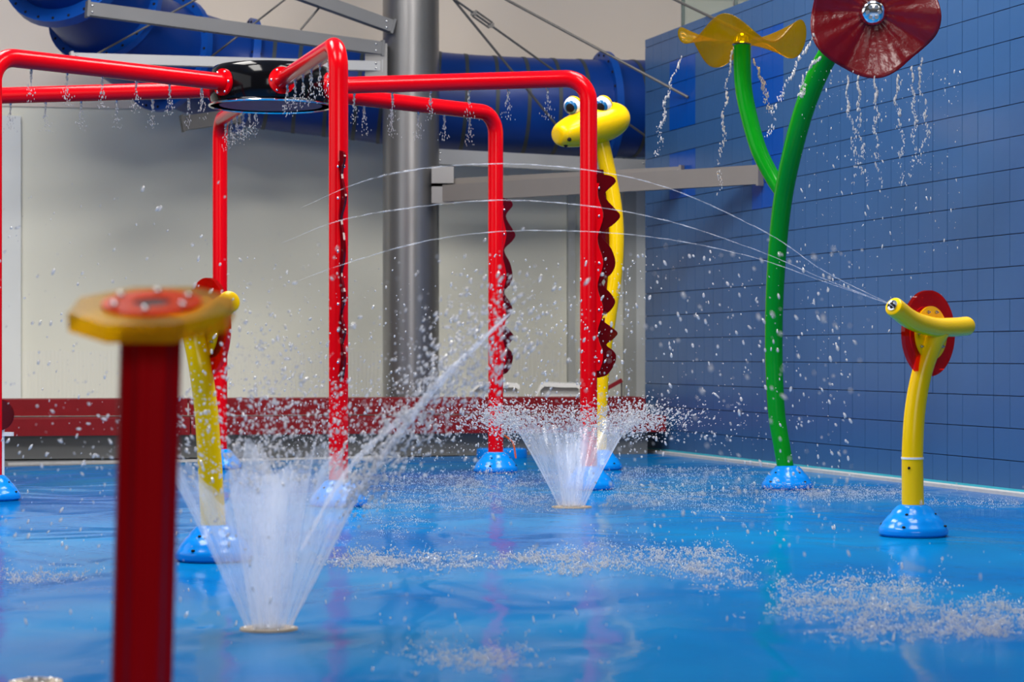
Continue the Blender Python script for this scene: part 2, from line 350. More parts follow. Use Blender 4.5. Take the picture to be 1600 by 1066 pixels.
beam('support_beam', at(688, 303, 19.98), Vector(W0+WD*2.62+Vector((-.02, -.01, 2.27))), .08, .15, 'brown_steel', 'grey-brown beam from column to tiled wall, the longer front one')
beam('slide_saddle', at(285, 193, 20.4), at(372, 181, 20.55), .12, .13, 'rod_steel', 'steel saddle bracket with shade painted in, under the slide behind the hub')  # darker steel colour imitates the shadow this saddle lies in
beam('slide_saddle', at(680, 245, 20.6), at(1012, 262, 21.5), .10, .14, 'pale_steel', 'pale steel runner beam directly under the straight part of slide')
def rod(label, pts, r=.012, buckle=None):
    e = empty('tie_rod', pts[0]); tag(e, label, 'rod', 'steel tie rods around the column'); o = Vector(pts[0])
    MB().tube([Vector(p)-o for p in pts], r, 8).build('bar', 'rod_steel', e)
    if buckle:
        p0 = Vector(pts[0])-o; d = Vector(pts[1])-Vector(pts[0]); t = d.normalized(); c = p0+d*buckle; x = t.cross(Vector((0, 1, 0))).normalized()
        b = MB()
        for s in (-1, 1): b.bar(c-t*.10+x*s*.028, c+t*.10+x*s*.028, .014, .014)
        b.box(-.03, .03, -.012, .012, -.02, .02, Matrix.Translation(c-t*.10)); b.box(-.03, .03, -.012, .012, -.02, .02, Matrix.Translation(c+t*.10))
        b.build('turnbuckle', 'rod_steel', e, smooth=False)
rod('long steel tie rod ending on the tiled wall above the snake head', [at(690, -55, 20.1), W0+WD*1.06+Vector((-.01, 0, 3.05))])
rod('steel tie rod with turnbuckle running down behind the snake head', [at(706, -4, 20.1), at(1012, 215, 21.0)], .011, .15)
rod('steep steel tie rod from the column bracket down to slide', [at(706, -4, 20.12), at(878, 206, 20.7)], .012)
rod('steel tie rod at the top ending behind the yellow flower', [at(980, -36, 19.6), W0+WD*2.6+Vector((-.01, 0, 3.32))])
rod('thin steel brace rising past left end of the slide', [at(326, 92, 19.55), at(452, -6, 20.0)], .009)
rod('thin steel brace between the two upper support beams', [at(470, 46, 19.7), at(504, 6, 19.8)], .010)
rod('thin steel brace crossing in front of the slide tube', [at(150, 85, 19.2), at(350, -25, 20.0)], .009)
# ------------------------------------------------------------------ water slide
sl = empty('water_slide', (0, 0, 0)); tag(sl, 'large dark blue enclosed water slide tube with bolted flanges', 'water slide')
ctr = crom([at(70, -100, 18.9), at(135, -20, 19.6), at(207, 56, 20.3), at(295, 96, 20.9), at(400, 122, 21.2), at(560, 142, 21.3), at(700, 160, 21.35), at(860, 168, 21.5), at(1010, 170, 21.75), at(1200, 172, 22.2)], 14)
def ring_at(i, r, hw, name, mat, bolts=0, seg=40):
    p = ctr[i]; t = (ctr[min(i+1, len(ctr)-1)]-ctr[max(i-1, 0)]).normalized(); M = frame(p, t)
    o = MB().lathe([(.40, -hw), (r, -hw), (r, hw), (.40, hw)], seg, M).build(name, mat, sl)
    if bolts:
        b = MB()
        for k in range(bolts):
            a = 2*math.pi*k/bolts
            for s in (-1, 1): b.ball(M @ Vector(((r-.035)*math.cos(a), (r-.035)*math.sin(a), s*hw)), .014, 6, 4)
        b.build('bolt', 'dark_rubber', o)
    return o
cuts = [0, 20, 37, 54, 106, len(ctr)-1]
for a_, b_ in zip(cuts[:-1], cuts[1:]):
    MB().tube(ctr[a_:b_+1], .475, 48).build('tube_section', 'slide_blue', sl)
for c in cuts[1:-1]: ring_at(c, .555, .035, 'flange', 'slide_flange', 20)
k = 58
while k < 111:
    if abs(k-106) > 2: ring_at(k, .480, .018, 'stripe', 'slide_stripe')
    k += 4
# big lower left collar
ring_at(8, .60, .05, 'collar', 'slide_flange', 24)
# ------------------------------------------------------------------ blue pole base
def base_mesh(sc=1.0):
    return MB().lathe([(.0, .0), (.150*sc, 0), (.163*sc, .012), (.165*sc, .028), (.158*sc, .045), (.152*sc, .05), (.143*sc, .068), (.118*sc, .098), (.113*sc, .10), (.098*sc, .122), (.078*sc, .142), (.060*sc, .150), (0, .150)], 40)
def add_base(parent, loc, rz=0, sc=1.0):
    o = base_mesh(sc).build('base', 'blue_base', parent); o.location = loc; o.rotation_euler = (0, 0, rz)
    b = MB()
    for k in range(4):
        a = 2*math.pi*k/4+.5
        for r, z in ((.105*sc, .108), (.154*sc, .052)): b.ball((r*math.cos(a), r*math.sin(a), z), (.009, .009, .005), 8, 5)
    b.build('bolt', 'dark_rubber', o); return o
# ------------------------------------------------------------------ red arch sprayer
HC = Vector((-1.60, 14.65, 0)); R = 2.15; ZT = 2.635; PR = .0555
arch = empty('arch_sprayer', HC); tag(arch, 'red six-legged pipe arch with black hub and wavy side plates', 'play structure')
hub = MB().lathe([(.0, 2.53), (.35, 2.53), (.385, 2.52), (.398, 2.55), (.405, 2.60), (.407, 2.66), (.395, 2.735), (.375, 2.765), (.36, 2.77), (0, 2.775)], 64).build('hub', 'black_gloss', arch)
MB().tube([(.405*math.cos(a), .405*math.sin(a), 2.512) for a in [2*math.pi*k/64 for k in range(65)]], .008, 8, False).build('hub_rim', 'chrome', hub)
MB().lathe([(.405, 2.515), (.34, 2.515), (.30, 2.522), (0, 2.524)], 64).build('hub_underside', 'painted_reflection', hub)
prof = [(2.02, .02), (2.005, .10), (1.98, .127), (1.955, .12), (1.885, .055), (1.80, .12), (1.75, .158), (1.70, .12), (1.633, .038), (1.54, .10), (1.45, .127), (1.38, .10), (1.325, .037), (1.25, .10), (1.197, .125), (1.14, .09), (1.095, .033), (1.04, .10), (1.0, .141), (.96, .11), (.926, .068), (.89, .11), (.856, .131), (.80, .12), (.735, .075), (.715, .02)]
pp = crom([(a, b, 0) for a, b in prof], 4)
for k in range(6):
    a = math.radians(-13.5+60*k); d = Vector((math.cos(a), math.sin(a), 0))
    br = .15; pts = [d*.41+Vector((0, 0, ZT)), d*(R-br-.02)+Vector((0, 0, ZT))]
    for j in range(0, 9):
        t = j/8*math.pi/2; pts.append(d*(R-br+br*math.sin(t))+Vector((0, 0, ZT-br+br*math.cos(t))))
    pts += [d*R+Vector((0, 0, 1.2)), d*R+Vector((0, 0, .10))]
    pi_ = MB().tube(pts, PR, 28).build('pipe_leg', 'red_paint', arch)
    Mf = frame(d*.395+Vector((0, 0, ZT)), d)
    fl_ = MB().lathe([(0, 0), (.088, 0), (.088, .022), (.055, .024), (0, .024)], 32, Mf).build('flange', 'red_paint', pi_)
    b = MB()
    for j in range(6):
        t = 2*math.pi*j/6; b.ball(Mf @ Vector((.073*math.cos(t), .073*math.sin(t), .026)), .009, 8, 5)
    b.build('bolt', 'chrome', pi_)
    nz = MB()
    for j in range(6): nz.lathe([(0, -.012), (.008, -.012), (.010, 0), (0, 0)], 10, Matrix.Translation(d*(.58+j*.26)+Vector((0, 0, ZT-PR))))
    nz.build('spray_hole', 'chrome', pi_)
    add_base(arch, d*R, a)
    # wavy plate: stands radially outward from the leg
    x = d; y = Vector((0, 0, 1)); n = x.cross(y); Mp = Matrix((x, y, n)).transposed().to_4x4(); Mp.translation = d*(R+PR-.012)
    poly = [(0, 2.02)] + [(q.y+.004, q.x) for q in pp] + [(0, .715)]
    Mo = Mp.copy(); Mo.translation = Mp.translation - n*.006
    wp = MB().prism(poly, Mo, .012).build('wavy_plate', 'acrylic_crimson', arch, ang=30)
    ins = [(0, 1.96)] + [(.036+.018*math.cos((z-1.75)*2*math.pi/.30), z) for z in np.linspace(1.96, .76, 50)] + [(0, .76)]
    for sgn in (-1, 1):
        Mi = Mp.copy(); Mi.translation = Mp.translation + n*(.0065 if sgn > 0 else -.0145)
        MB().prism(ins, Mi, .008).build('clamp_strip', 'red_paint', wp, ang=30)
    b = MB()
    for z in (1.93, 1.75, 1.45, 1.15, 1.0, .82):
        for sgn in (-1, 1): b.ball(Mp @ Vector((.028, z, sgn*.017)), .009, 8, 5)
    b.build('bolt', 'chrome', wp)
# ------------------------------------------------------------------ spray guns
def gun(label, base, pole, tpts, r, dc, nrm, nozzle_first=True, ring=None, rpole=.053):
    o = Vector(base); e = empty('spray_cannon', o); tag(e, label, 'spray cannon', 'yellow swivel spray cannons')
    L_ = lambda p: Vector(p)-o
    add_base(e, (0, 0, 0), .6)
    q = crom([L_(p) for p in pole], 8); n_ = len(q); rr = [rpole*(1-.14*i/n_) for i in range(n_)]
    pl = MB().tube(q, rr, 28).build('pole', 'yellow_paint', e)
    if ring is not None:
        qr = min(q, key=lambda v: abs(v.z-ring))
        MB().lathe([(rpole*.93, -.005), (rpole*1.01, -.005), (rpole*1.01, .005), (rpole*.93, .005)], 28, Matrix.Translation((qr.x, qr.y, ring))).build('joint_ring', 'white_plastic', pl)
        MB().ball((qr.x-.025, qr.y-.047, ring-.045), .007, 8, 5).build('screw', 'dark_rubber', pl)
    tp = crom([L_(p) for p in tpts], 8); m_ = len(tp); t0 = (tp[1]-tp[0]).normalized(); t1 = (tp[-1]-tp[-2]).normalized()
    tp = [tp[0]-t0*.016, tp[0]-t0*.010] + tp + [tp[-1]+t1*.010, tp[-1]+t1*.016]; rl = [r*.72, r*.93] + [r]*m_ + [r*.93, r*.72]
    tb = MB().tube(tp, rl, 28).build('barrel', 'yellow_paint', e)
    p0, tt = (tp[0], t0) if nozzle_first else (tp[-1], -t1)
    Mn = frame(p0, -tt); MB().lathe([(0, .0), (.026, .0), (.026, .006), (.019, .008), (.018, .002), (0, .002)], 24, Mn).build('nozzle', 'chrome', tb)
    b = MB()
    for k in range(3): b.lathe([(0, 0), (.006, 0), (.006, .007), (0, .007)], 10, Mn @ Matrix.Translation((.009*math.cos(k*2.1), .009*math.sin(k*2.1), .003)))
    b.build('spray_hole', 'dark_rubber', tb)
    Md = frame(L_(dc), nrm)
    ds = MB().lathe([(.085, -.011), (.206, -.011), (.206, .011), (.085, .011), (.085, -.011)], 56, Md).build('shield_disc', 'acrylic_red', e)
    MB().lathe([(0, -.018), (.130, -.018), (.130, -.0115), (0, -.0115)], 48, Md).build('hub_plate', 'yellow_paint', e)
    MB().lathe([(0, .0115), (.130, .0115), (.130, .018), (0, .018)], 48, Md).build('hub_plate', 'yellow_paint', e)
    for k in range(10):
        a = 2*math.pi*k/10
        MB().lathe([(0, .018), (.008, .018), (.008, .026), (.004, .026), (.004, .034), (0, .034)], 10, Md @ Matrix.Translation((.106*math.cos(a), .106*math.sin(a), 0))).build('bolt', 'bolt_steel', e)
    MB().tube([L_(dc), L_(dc)+Vector(nrm).normalized()*.075], .035, 20).build('pivot', 'yellow_paint', e)
    return e
nA = Vector((.70, -.714, 0)); zA = 10.5; tA = Vector((.69, .72, 0))
cA = at(1472, 511, zA); b0 = at(1427, 0, zA); b0.z = 0
gun('yellow spray cannon with red disc beside the blue tiled wall', b0,
    [at(1427, 810, zA), at(1426, 760, zA), at(1426, 700, zA), at(1430, 640, zA+.01), at(1440, 585, zA+.02), at(1456, 540, zA+.02), at(1470, 516, zA)],
    [cA-tA*.40+Vector((0, 0, .088)), cA-tA*.26+Vector((0, 0, .030)), cA-tA*.08+Vector((0, 0, .0)), cA+tA*.08+Vector((0, 0, -.001)), cA+tA*.215+Vector((0, 0, .006))],
    .046, cA-nA*.078+Vector((0, 0, -.03)), nA, True, at(0, 716, zA).z)
noz = cA-tA*.42+Vector((0, 0, .098))
zB = 9.25; nB = Vector((-.84, -.54, 0)).normalized(); tB = Vector((.54, -.84, 0)); b1 = at(335, 0, zB); b1.z = 0; cB = at(298, 505, zB)
gun('yellow spray cannon with orange-red disc behind the amber disc post', b1,
    [at(335, 850, zB), at(331, 780, zB), at(327, 710, zB), at(322, 640, zB), at(313, 575, zB-.01), at(305, 535, zB), at(300, 508, zB)],
    [cB-tB*.22+Vector((0, 0, .01)), cB-tB*.08, cB+tB*.08+Vector((0, 0, .012)), cB+tB*.24+Vector((0, 0, .045)), cB+tB*.375+Vector((0, 0, .082))],
    .045, cB-nB*.078+Vector((0, 0, -.015)), nB, True)
# ------------------------------------------------------------------ flower sprayer
fl = at(1230, 0, 14.2); fl.z = 0; fe = empty('flower_sprayer', fl); tag(fe, 'tall green stalked flower sprayer with a red and a yellow bloom', 'flower sprayer')
LF = lambda p: Vector(p)-fl
add_base(fe, (0, 0, 0), .2)
main = [at(1230, 745, 14.2), at(1222, 700, 14.2), at(1213, 640, 14.2), at(1209, 540, 14.15), at(1212, 430, 14.0), at(1222, 320, 13.8), at(1240, 230, 13.55), at(1264, 150, 13.35), at(1296, 82, 13.2), at(1340, 30, 13.12)]
q = crom([LF(p) for p in main], 8); MB().tube(q, [.053+.012*i/len(q) for i in range(len(q))], 28).build('stalk', 'green_paint', fe)
brn = [at(1222, 300, 13.78), at(1206, 275, 13.82), at(1186, 235, 13.86), at(1170, 180, 13.9), at(1161, 130, 13.92), at(1159, 72, 13.95)]
q = crom([LF(p) for p in brn], 8); MB().tube(q, [.048+.008*i/len(q) for i in range(len(q))], 28).build('branch', 'green_paint', fe)
def bloom(name, c, n, up, Rf, zf, mat, th_=.006, na=96, nr=16):
    M = frame(LF(c), n, up); V = []; Fc = []
    for i in range(nr+1):
        for k in range(na):
            a = 2*math.pi*k/na; f = .05+.95*i/nr; r = Rf(a)*f
            V.append(M @ Vector((r*math.cos(a), r*math.sin(a), zf(a, f))))
    for i in range(nr):
        for k in range(na):
            k2 = (k+1) % na; Fc.append((i*na+k, i*na+k2, (i+1)*na+k2, (i+1)*na+k))
    o = MB().add(V, Fc).build(name, mat, fe, ang=180); md = o.modifiers.new('thickness', 'SOLIDIFY'); md.thickness = th_; return o, M
rc = at(1364, 18, 13.0)
ro, rM = bloom('red_bloom', rc, (-.12, -1, -.20), (0, 0, 1), lambda a: .372*(1+.035*math.cos(5*a+1.2)+.02*math.cos(3*a)), lambda a, f: f*f*.10+.045*f*f*math.cos(5*a+.4)+.006*f*math.cos(17*a), 'flower_red')
nzl = MB().lathe([(0, .075), (.045, .075), (.06, .07), (.078, .05), (.082, .02), (.07, -.01), (.05, -.06), (0, -.06)], 36, rM).build('spray_head', 'chrome', ro)
b = MB()
for k in range(6): b.lathe([(0, .074), (.012, .074), (.012, .082), (0, .082)], 12, rM @ Matrix.Translation((.035*math.cos(k*1.047), .035*math.sin(k*1.047), 0)))
b.build('spray_hole', 'bolt_steel', nzl)
yc = at(1159, 66, 13.95)
yo, yM = bloom('yellow_bloom', yc, (.03, .10, 1), (0, 1, 0), lambda a: .385*(1+.05*math.cos(4*a)), lambda a, f: f*f*(.085*math.cos(4*a+1.55)+.02*math.cos(2*a))+.02*f, 'flower_yellow')
MB().lathe([(0, .05), (.03, .05), (.045, .03), (.05, .0), (.06, -.015), (0, -.015)], 28, yM).build('spray_head', 'chrome', yo)
# ------------------------------------------------------------------ snake sprayer
zS = 16.6; sb = at(938, 0, zS); sb.z = 0; se = empty('snake_sprayer', sb); tag(se, 'yellow snake-shaped sprayer with big eyes behind the red pipe leg', 'snake sprayer')
LS = lambda p: Vector(p)-sb
add_base(se, (0, 0, 0), .2)
nk = crom([LS(at(*p)) for p in ((938, 725, zS), (938, 640, zS), (943, 560, zS), (954, 480, zS), (962, 410, zS), (962, 345, zS), (953, 285, zS), (941, 230, zS), (932, 200, zS))], 8)
MB().tube(nk, [.050+.014*i/len(nk) for i in range(len(nk))], 28).build('neck', 'yellow_paint', se)
hc = LS(at(922, 197, zS-.06)); Mh = (Matrix.Rotation(math.radians(28), 4, 'Z') @ Matrix.Rotation(math.radians(-16), 4, 'Y'))
hm = MB(); V = []; nS, nA_ = 28, 32
for i in range(nS+1):
    t = i/nS; x = -.30*math.cos(math.pi*t); s_ = math.sin(math.pi*t)**.52
    wy = s_*(.20+.035*math.cos(2*math.pi*(t-.78))); hz = s_*(.142+.014*math.cos(2*math.pi*(t-.72)))
    for k in range(nA_):
        a = 2*math.pi*k/nA_; V.append(hc + (Mh @ Vector((x, wy*math.cos(a), hz*math.sin(a)+.02*(t-.5)))))
hm.add(V, [(i*nA_+k, i*nA_+(k+1) % nA_, (i+1)*nA_+(k+1) % nA_, (i+1)*nA_+k) for i in range(nS) for k in range(nA_)])
head = hm.build('head', 'yellow_paint', se, ang=180)
for ny, nz_ in ((-.106, -.050), (-.035, -.088)): MB().ball(hc + (Mh @ Vector((-.262, ny, nz_))), .016, 12, 8).build('nostril', 'dark_rubber', head)
look = Vector((-.35, -.85, -.38)).normalized()
for (px, py) in ((895, 165), (942, 164)):
    c = LS(at(px, py, zS-.14)); r = .068
    ey = MB().ball(c, r, 24, 14).build('eyeball', 'eye_white', se)
    Me = frame(c, look)
    def cap(a1, rr): return [(rr*math.sin(a1*j/8), rr*math.cos(a1*j/8)) for j in range(8, -1, -1)]
    MB().lathe(cap(.85, r*1.015), 24, Me).build('iris', 'iris_blue', ey)
    MB().lathe(cap(.5, r*1.03), 24, Me).build('pupil', 'dark_rubber', ey)
    Ml = frame(c, Vector((.55, .35, .75))); MB().lathe(cap(1.05, r*1.06), 24, Ml).build('eyelid', 'yellow_paint', ey)
# fins on the snake's back
x = Vector((1, 0, 0)); 
poly = []
nf = 40; left = []; 
for j in range(nf+1):
    z = 2.25-1.2*j/nf; left.append((z, .06+.05*math.cos(j/nf*2*math.pi*5)))
Mp = Matrix((Vector((-.8, -.6, 0)).normalized(), Vector((0, 0, 1)), Vector((-.6, .8, 0)).normalized())).transposed().to_4x4()
seg = [(w+.05, z) for z, w in left]; poly = [(.03, 2.25)] + seg + [(.03, 1.05)]
Mp.translation = LS(at(957, 0, zS)); Mp.translation.z = 0
MB().prism(poly, Mp, .012).build('wavy_fin', 'acrylic_crimson', se, ang=30)
# ------------------------------------------------------------------ foreground disc post
zP = 3.5; pb = at(226, 0, zP); pb.z = 0; pe = empty('disc_post', pb); tag(pe, 'dark red ribbed post topped by an amber octagonal disc in foreground', 'post')
top = at(236, 520, zP)-pb; bot = Vector((at(212, 0, zP).x-pb.x, 0, 0)); rp = []
n_ = 48
axis = (top-bot)
bm_ = MB(); V = []
for s in (0, 1):
    for k in range(n_):
        a = 2*math.pi*k/n_; r = .0475+.0035*math.cos(8*a+1.2)
        V.append(bot+axis*s+Vector((r*math.cos(a), r*math.sin(a), 0)))
bm_.add(V, [tuple(reversed(range(n_))), tuple(range(n_, 2*n_))]+[(k, (k+1) % n_, n_+(k+1) % n_, n_+k) for k in range(n_)])
bm_.build('column', 'dark_red_post', pe, ang=60)
add_base(pe, bot, 0)
Mt = frame(at(238, 494, zP)-pb, (0, -.27, 1), (0, 1, 0))
oc = [(.134*math.cos(math.pi/8+k*math.pi/4), .134*math.sin(math.pi/8+k*math.pi/4)) for k in range(8)]
dsk = MB().prism(oc, Mt @ Matrix.Translation((0, 0, -.012)), .030).build('octagon_disc', 'acrylic_yellow', pe, ang=20)
MB().lathe([(.030, .0185), (.078, .0185), (.078, .024), (.030, .024), (.030, .0185)], 40, Mt).build('orange_ring', 'acrylic_orange', pe)
MB().lathe([(0, .0185), (.030, .0185), (.030, .021), (0, .021)], 32, Mt).build('centre_cap', 'dark_rubber', pe)
MB().lathe([(0, -.026), (.050, -.026), (.050, -.0125), (0, -.0125)], 40, Mt).build('collar', 'dark_red_post', pe)
for k in range(6):
    a = 2*math.pi*k/6+.52
    MB().lathe([(0, .024), (.0055, .024), (.0055, .029), (.003, .032), (0, .0325)], 14, Mt @ Matrix.Translation((.062*math.cos(a), .062*math.sin(a), 0))).build('bolt', 'chrome', pe)
# ------------------------------------------------------------------ small things
def plate(label, px, py, r):
    d = gd(py); p = at(px, py, d); p.z = 0; e = empty('floor_nozzle', p); tag(e, label, 'floor nozzle', 'round floor nozzles')
    MB().lathe([(r*.55, 0), (r, 0), (r*.98, .006), (r*.55, .007), (r*.55, 0)], 40).build('ring_plate', 'nozzle_tan', e)
    MB().lathe([(0, .001), (r*.5, .001), (r*.5, .012), (r*.3, .012), (r*.28, .004), (0, .004)], 32).build('jet_cap', 'bolt_steel', e)
    b = MB()
    for k in range(6): b.ball((r*.8*math.cos(k*1.047), r*.8*math.sin(k*1.047), .007), (.006, .006, .003), 8, 5)
    b.build('bolt', 'bolt_steel', e); return p
c1 = plate('tan round floor nozzle under the large near water cone', 420, 984, .092)
c2 = plate('tan round floor nozzle under the farther water cone', 893, 793, .115)
plate('grey-tan round floor nozzle at bottom left corner of picture', 56, 1068, .07)
p = at(784, 0, 18.55); p.z = 0; e = empty('ground_mount', p); tag(e, 'flat blue round ground mount behind the red pipe leg base', 'mount')
MB().lathe([(0, 0), (.21, 0), (.215, .02), (.21, .07), (.195, .078), (0, .08)], 40).build('cap', 'blue_base', e)
MB().lathe([(0, .08), (.03, .08), (.03, .086), (0, .086)], 16).build('bolt', 'dark_rubber', e)
p = at(3, 0, 13.6); p.z = 0; e = empty('disc_stand', p); tag(e, 'thin white stand with dark red disc at left picture edge', 'stand')
hz_ = at(0, 648, 13.6).z
MB().tube([(0, 0, 0), (0, 0, hz_)], .016, 14).build('post', 'white_plastic', e)
MB().lathe([(0, -.01), (.095, -.01), (.10, 0), (.095, .01), (0, .01)], 36, frame((-.02, -.03, hz_), (.3, -1, 0))).build('disc', 'acrylic_crimson', e)
MB().bar((0, 0, hz_-.12), (.07, -.01, hz_-.12), .03, .024).build('arm', 'white_plastic', e, smooth=False)
MB().lathe([(0, 0), (.06, 0), (.055, .02), (0, .022)], 24).build('foot', 'white_plastic', e)
p = at(786, 0, 16.6); e = empty('hose', (p.x, 16.6, 0)); tag(e, 'thin orange hose hanging beside the rear red pipe leg', 'hose')
hs = [at(781, 668, 16.6), at(785, 678, 16.6), at(795, 686, 16.62), at(802, 693, 16.6), at(806, 716, 16.6)]
MB().tube(crom([Vector(q_)-Vector((p.x, 16.6, 0)) for q_ in hs], 6), .007, 8).build('hose_line', 'orange_hose', e)
MB().lathe([(0, -.01), (.012, -.01), (.012, .03), (0, .03)], 12, Matrix.Translation(Vector(hs[0])-Vector((p.x, 16.6, 0)))).build('coupling', 'bolt_steel', e)
# low pale loungers and red handle seen above the bench
def lounger(px0, px1, z0, label):
    a = at(px0, 618, z0); w = (px1-px0)*z0/F; e = empty('folded_lounger', (a.x, z0, .0)); tag(e, label, 'lounger', 'pale loungers behind the bench')
    pr = [(0, .48), (.04, .57), (w*.2, .61), (w*.6, .60), (w*.9, .60), (w, .58)]; V = []
    for x_, z_ in pr: V += [(x_, -.3, z_-.04), (x_, -.3, z_), (x_, .3, z_), (x_, .3, z_-.04)]
    m = MB().add(V, [(0, 1, 2, 3), (23, 22, 21, 20)]+[(i*4+k, i*4+(k+1) % 4, i*4+4+(k+1) % 4, i*4+4+k) for i in range(5) for k in range(4)]); m.build('seat_shell', 'white_plastic', e)
    MB().box(.05, w*.95, -.24, -.20, 0.1, .60).build('side_panel', 'white_plastic', e, smooth=False)
    for x_ in (.10, w*.8): MB().box(x_, x_+.05, -.2, .2, 0, .55).build('leg', 'white_plastic', e, smooth=False)
lounger(836, 906, 20.7, 'pale plastic lounger behind bench, nearest to snake sprayer')
lounger(735, 812, 20.7, 'pale plastic lounger behind bench, right of the column')
hp = at(972, 615, 19.5); e = empty('grab_handle', (hp.x, 19.5, .49)); tag(e, 'small dark red handle on post above bench end', 'handle')
MB().tube([(-.005, 0, 0), (-.005, 0, .145)], .008, 10).build('post', 'rod_steel', e)
MB().bar((-.16, 0, .06), (.0, 0, .15), .035, .035).build('grip', 'bench_red', e, smooth=False)
# ------------------------------------------------------------------ water
OCT = np.array([(1,0,0),(-1,0,0),(0,1,0),(0,-1,0),(0,0,1),(0,0,-1)], float)
OCF = np.array([(0,2,4),(2,1,4),(1,3,4),(3,0,4),(2,0,5),(1,2,5),(3,1,5),(0,3,5)])
def ico():
    bm = bmesh.new(); bmesh.ops.create_icosphere(bm, subdivisions=1, radius=1); v = np.array([q.co[:] for q in bm.verts]); f = np.array([[x.index for x in p.verts] for p in bm.faces]); bm.free(); return v, f
ICV, ICF = ico()
def drops(name, label, pos, rad, direc, stretch, mat, parent=None, fine=False, cat='water'):
    V0, F0 = (OCT, OCF) if fine else (ICV, ICF); n = len(pos); pos = np.asarray(pos); rad = np.asarray(rad); D = np.asarray(direc, float)
    D = D/np.linalg.norm(D, axis=1, keepdims=True); ref = np.where(np.abs(D[:, 2:3]) < .9, [[0, 0, 1.]], [[1., 0, 0]])
    U = np.cross(D, ref); U /= np.linalg.norm(U, axis=1, keepdims=True); Wv = np.cross(D, U); st = np.broadcast_to(stretch, (n,))
    v = pos[:, None, :] + rad[:, None, None]*(V0[None, :, 0:1]*U[:, None, :] + V0[None, :, 1:2]*Wv[:, None, :] + V0[None, :, 2:3]*D[:, None, :]*st[:, None, None])
    f = (F0[None] + (np.arange(n)*len(V0))[:, None, None]).reshape(-1, 3); v = v.reshape(-1, 3)
    me = bpy.data.meshes.new(name); me.vertices.add(len(v)); me.vertices.foreach_set('co', v.ravel()); me.loops.add(f.size); me.loops.foreach_set('vertex_index', f.ravel().astype(np.int32))
    me.polygons.add(len(f)); me.polygons.foreach_set('loop_start', np.arange(0, f.size, 3, dtype=np.int32)); me.polygons.foreach_set('loop_total', np.full(len(f), 3, np.int32))
    me.polygons.foreach_set('use_smooth', np.ones(len(f), bool)); me.update(); me.validate(); me.materials.append(M_[mat])
    o = bpy.data.objects.new(name, me); COL.objects.link(o); o['kind'] = 'stuff'
    if parent: o.parent = parent
    else: tag(o, label, cat)
    return o
def rad(n, lo, hi, p=2.2): return lo+(hi-lo)*rng.random(n)**p
def P(px, py, d):
    return np.stack([(px-800)*d/F, d, CH-(py-HY)*d/F], 1)
def sheet_mesh(name, V, Fc, UV, mat, parent):
    me = bpy.data.meshes.new(name); me.from_pydata(V, [], Fc); ul = me.uv_layers.new(name='UVMap')
    for l in me.loops: ul.data[l.index].uv = UV[l.vertex_index]
    me.polygons.foreach_set('use_smooth', [True]*len(me.polygons)); me.materials.append(M_[mat])
    o = bpy.data.objects.new(name, me); COL.objects.link(o); o.parent = parent; return o
def cone(parent, r0, prof, h, seed, mat, ragged=.25, na=160, nv=34, name='water_sheet'):
    rs = random.Random(seed); ph = [rs.uniform(0, 6.28) for _ in range(12)]
    edge = lambda a: 1-ragged*(.5+.22*math.sin(3*a+ph[0])+.16*math.sin(7*a+ph[1])+.12*math.sin(13*a+ph[2])+.03*math.sin(29*a+ph[3])+.02*math.sin(47*a+ph[4]))
    V = []; UV = []; Fc = []
    for i in range(nv+1):
        for k in range(na+1):
            a = 2*math.pi*k/na; t = i/nv*edge(a); rr, zz = prof(t)
            rr *= 1+.02*t*math.sin(9*a+ph[5]+3*t)+.012*math.sin(23*a+ph[6])
            V.append((rr*math.cos(a), rr*math.sin(a), zz)); UV.append((k/na, t))
    n1 = na+1
    for i in range(nv):
        for k in range(na): Fc.append((i*n1+k, i*n1+k+1, (i+1)*n1+k+1, (i+1)*n1+k))
    return sheet_mesh(name, V, Fc, UV, mat, parent)
# near cone
k1 = empty('water_cone', c1); tag(k1, 'large translucent water cone rising from the near floor nozzle', 'water')
cone(k1, .07, lambda t: (.072+.25*t+.015*t*t, .008+.57*t), .57, 3, 'water_cone', .30)
cone(k1, .05, lambda t: (.050+.10*t, .008+.62*t), .62, 5, 'water_core', .35, name='inner_sheet')
cone(k1, .03, lambda t: (.030+.035*t, .008+.52*t), .6, 8, 'water_core', .3, name='inner_sheet')
# the strong jet thrown out to the upper right
def jet(parent, pts, rads, mat, seed, n=14, name='jet'):
    q = crom(pts, 10); m_ = len(q); rs = random.Random(seed); V = []; UV = []; Fc = []
    rr = np.interp(np.linspace(0, 1, m_), np.linspace(0, 1, len(rads)), rads)
    T = [(q[min(i+1, m_-1)]-q[max(i-1, 0)]).normalized() for i in range(m_)]; u = T[0].cross(Vector((0, 1, 0))).normalized()
    for i in range(m_):
        u = (u-T[i]*u.dot(T[i])).normalized(); w = T[i].cross(u); j = rr[i]*(1+.35*math.sin(i*1.7+seed)*rs.random())
        for k in range(n+1):
            a = 2*math.pi*k/n; V.append(q[i]+(u*math.cos(a)+w*math.sin(a))*j); UV.append((k/n, i/m_))
    for i in range(m_-1):
        for k in range(n): Fc.append((i*(n+1)+k, i*(n+1)+k+1, (i+1)*(n+1)+k+1, (i+1)*(n+1)+k))
    return sheet_mesh(name, V, Fc, UV, mat, parent)
z1 = c1.y
jp = [at(455, 975, z1-.02), at(505, 880, z1-.05), at(560, 770, z1-.08), at(622, 680, z1-.1), at(685, 600, z1-.12), at(740, 545, z1-.14), at(800, 488, z1-.16)]
jet(k1, [p_-c1 for p_ in jp], [.005, .006, .008, .011, .012, .006, .001], 'water_jet', 2)
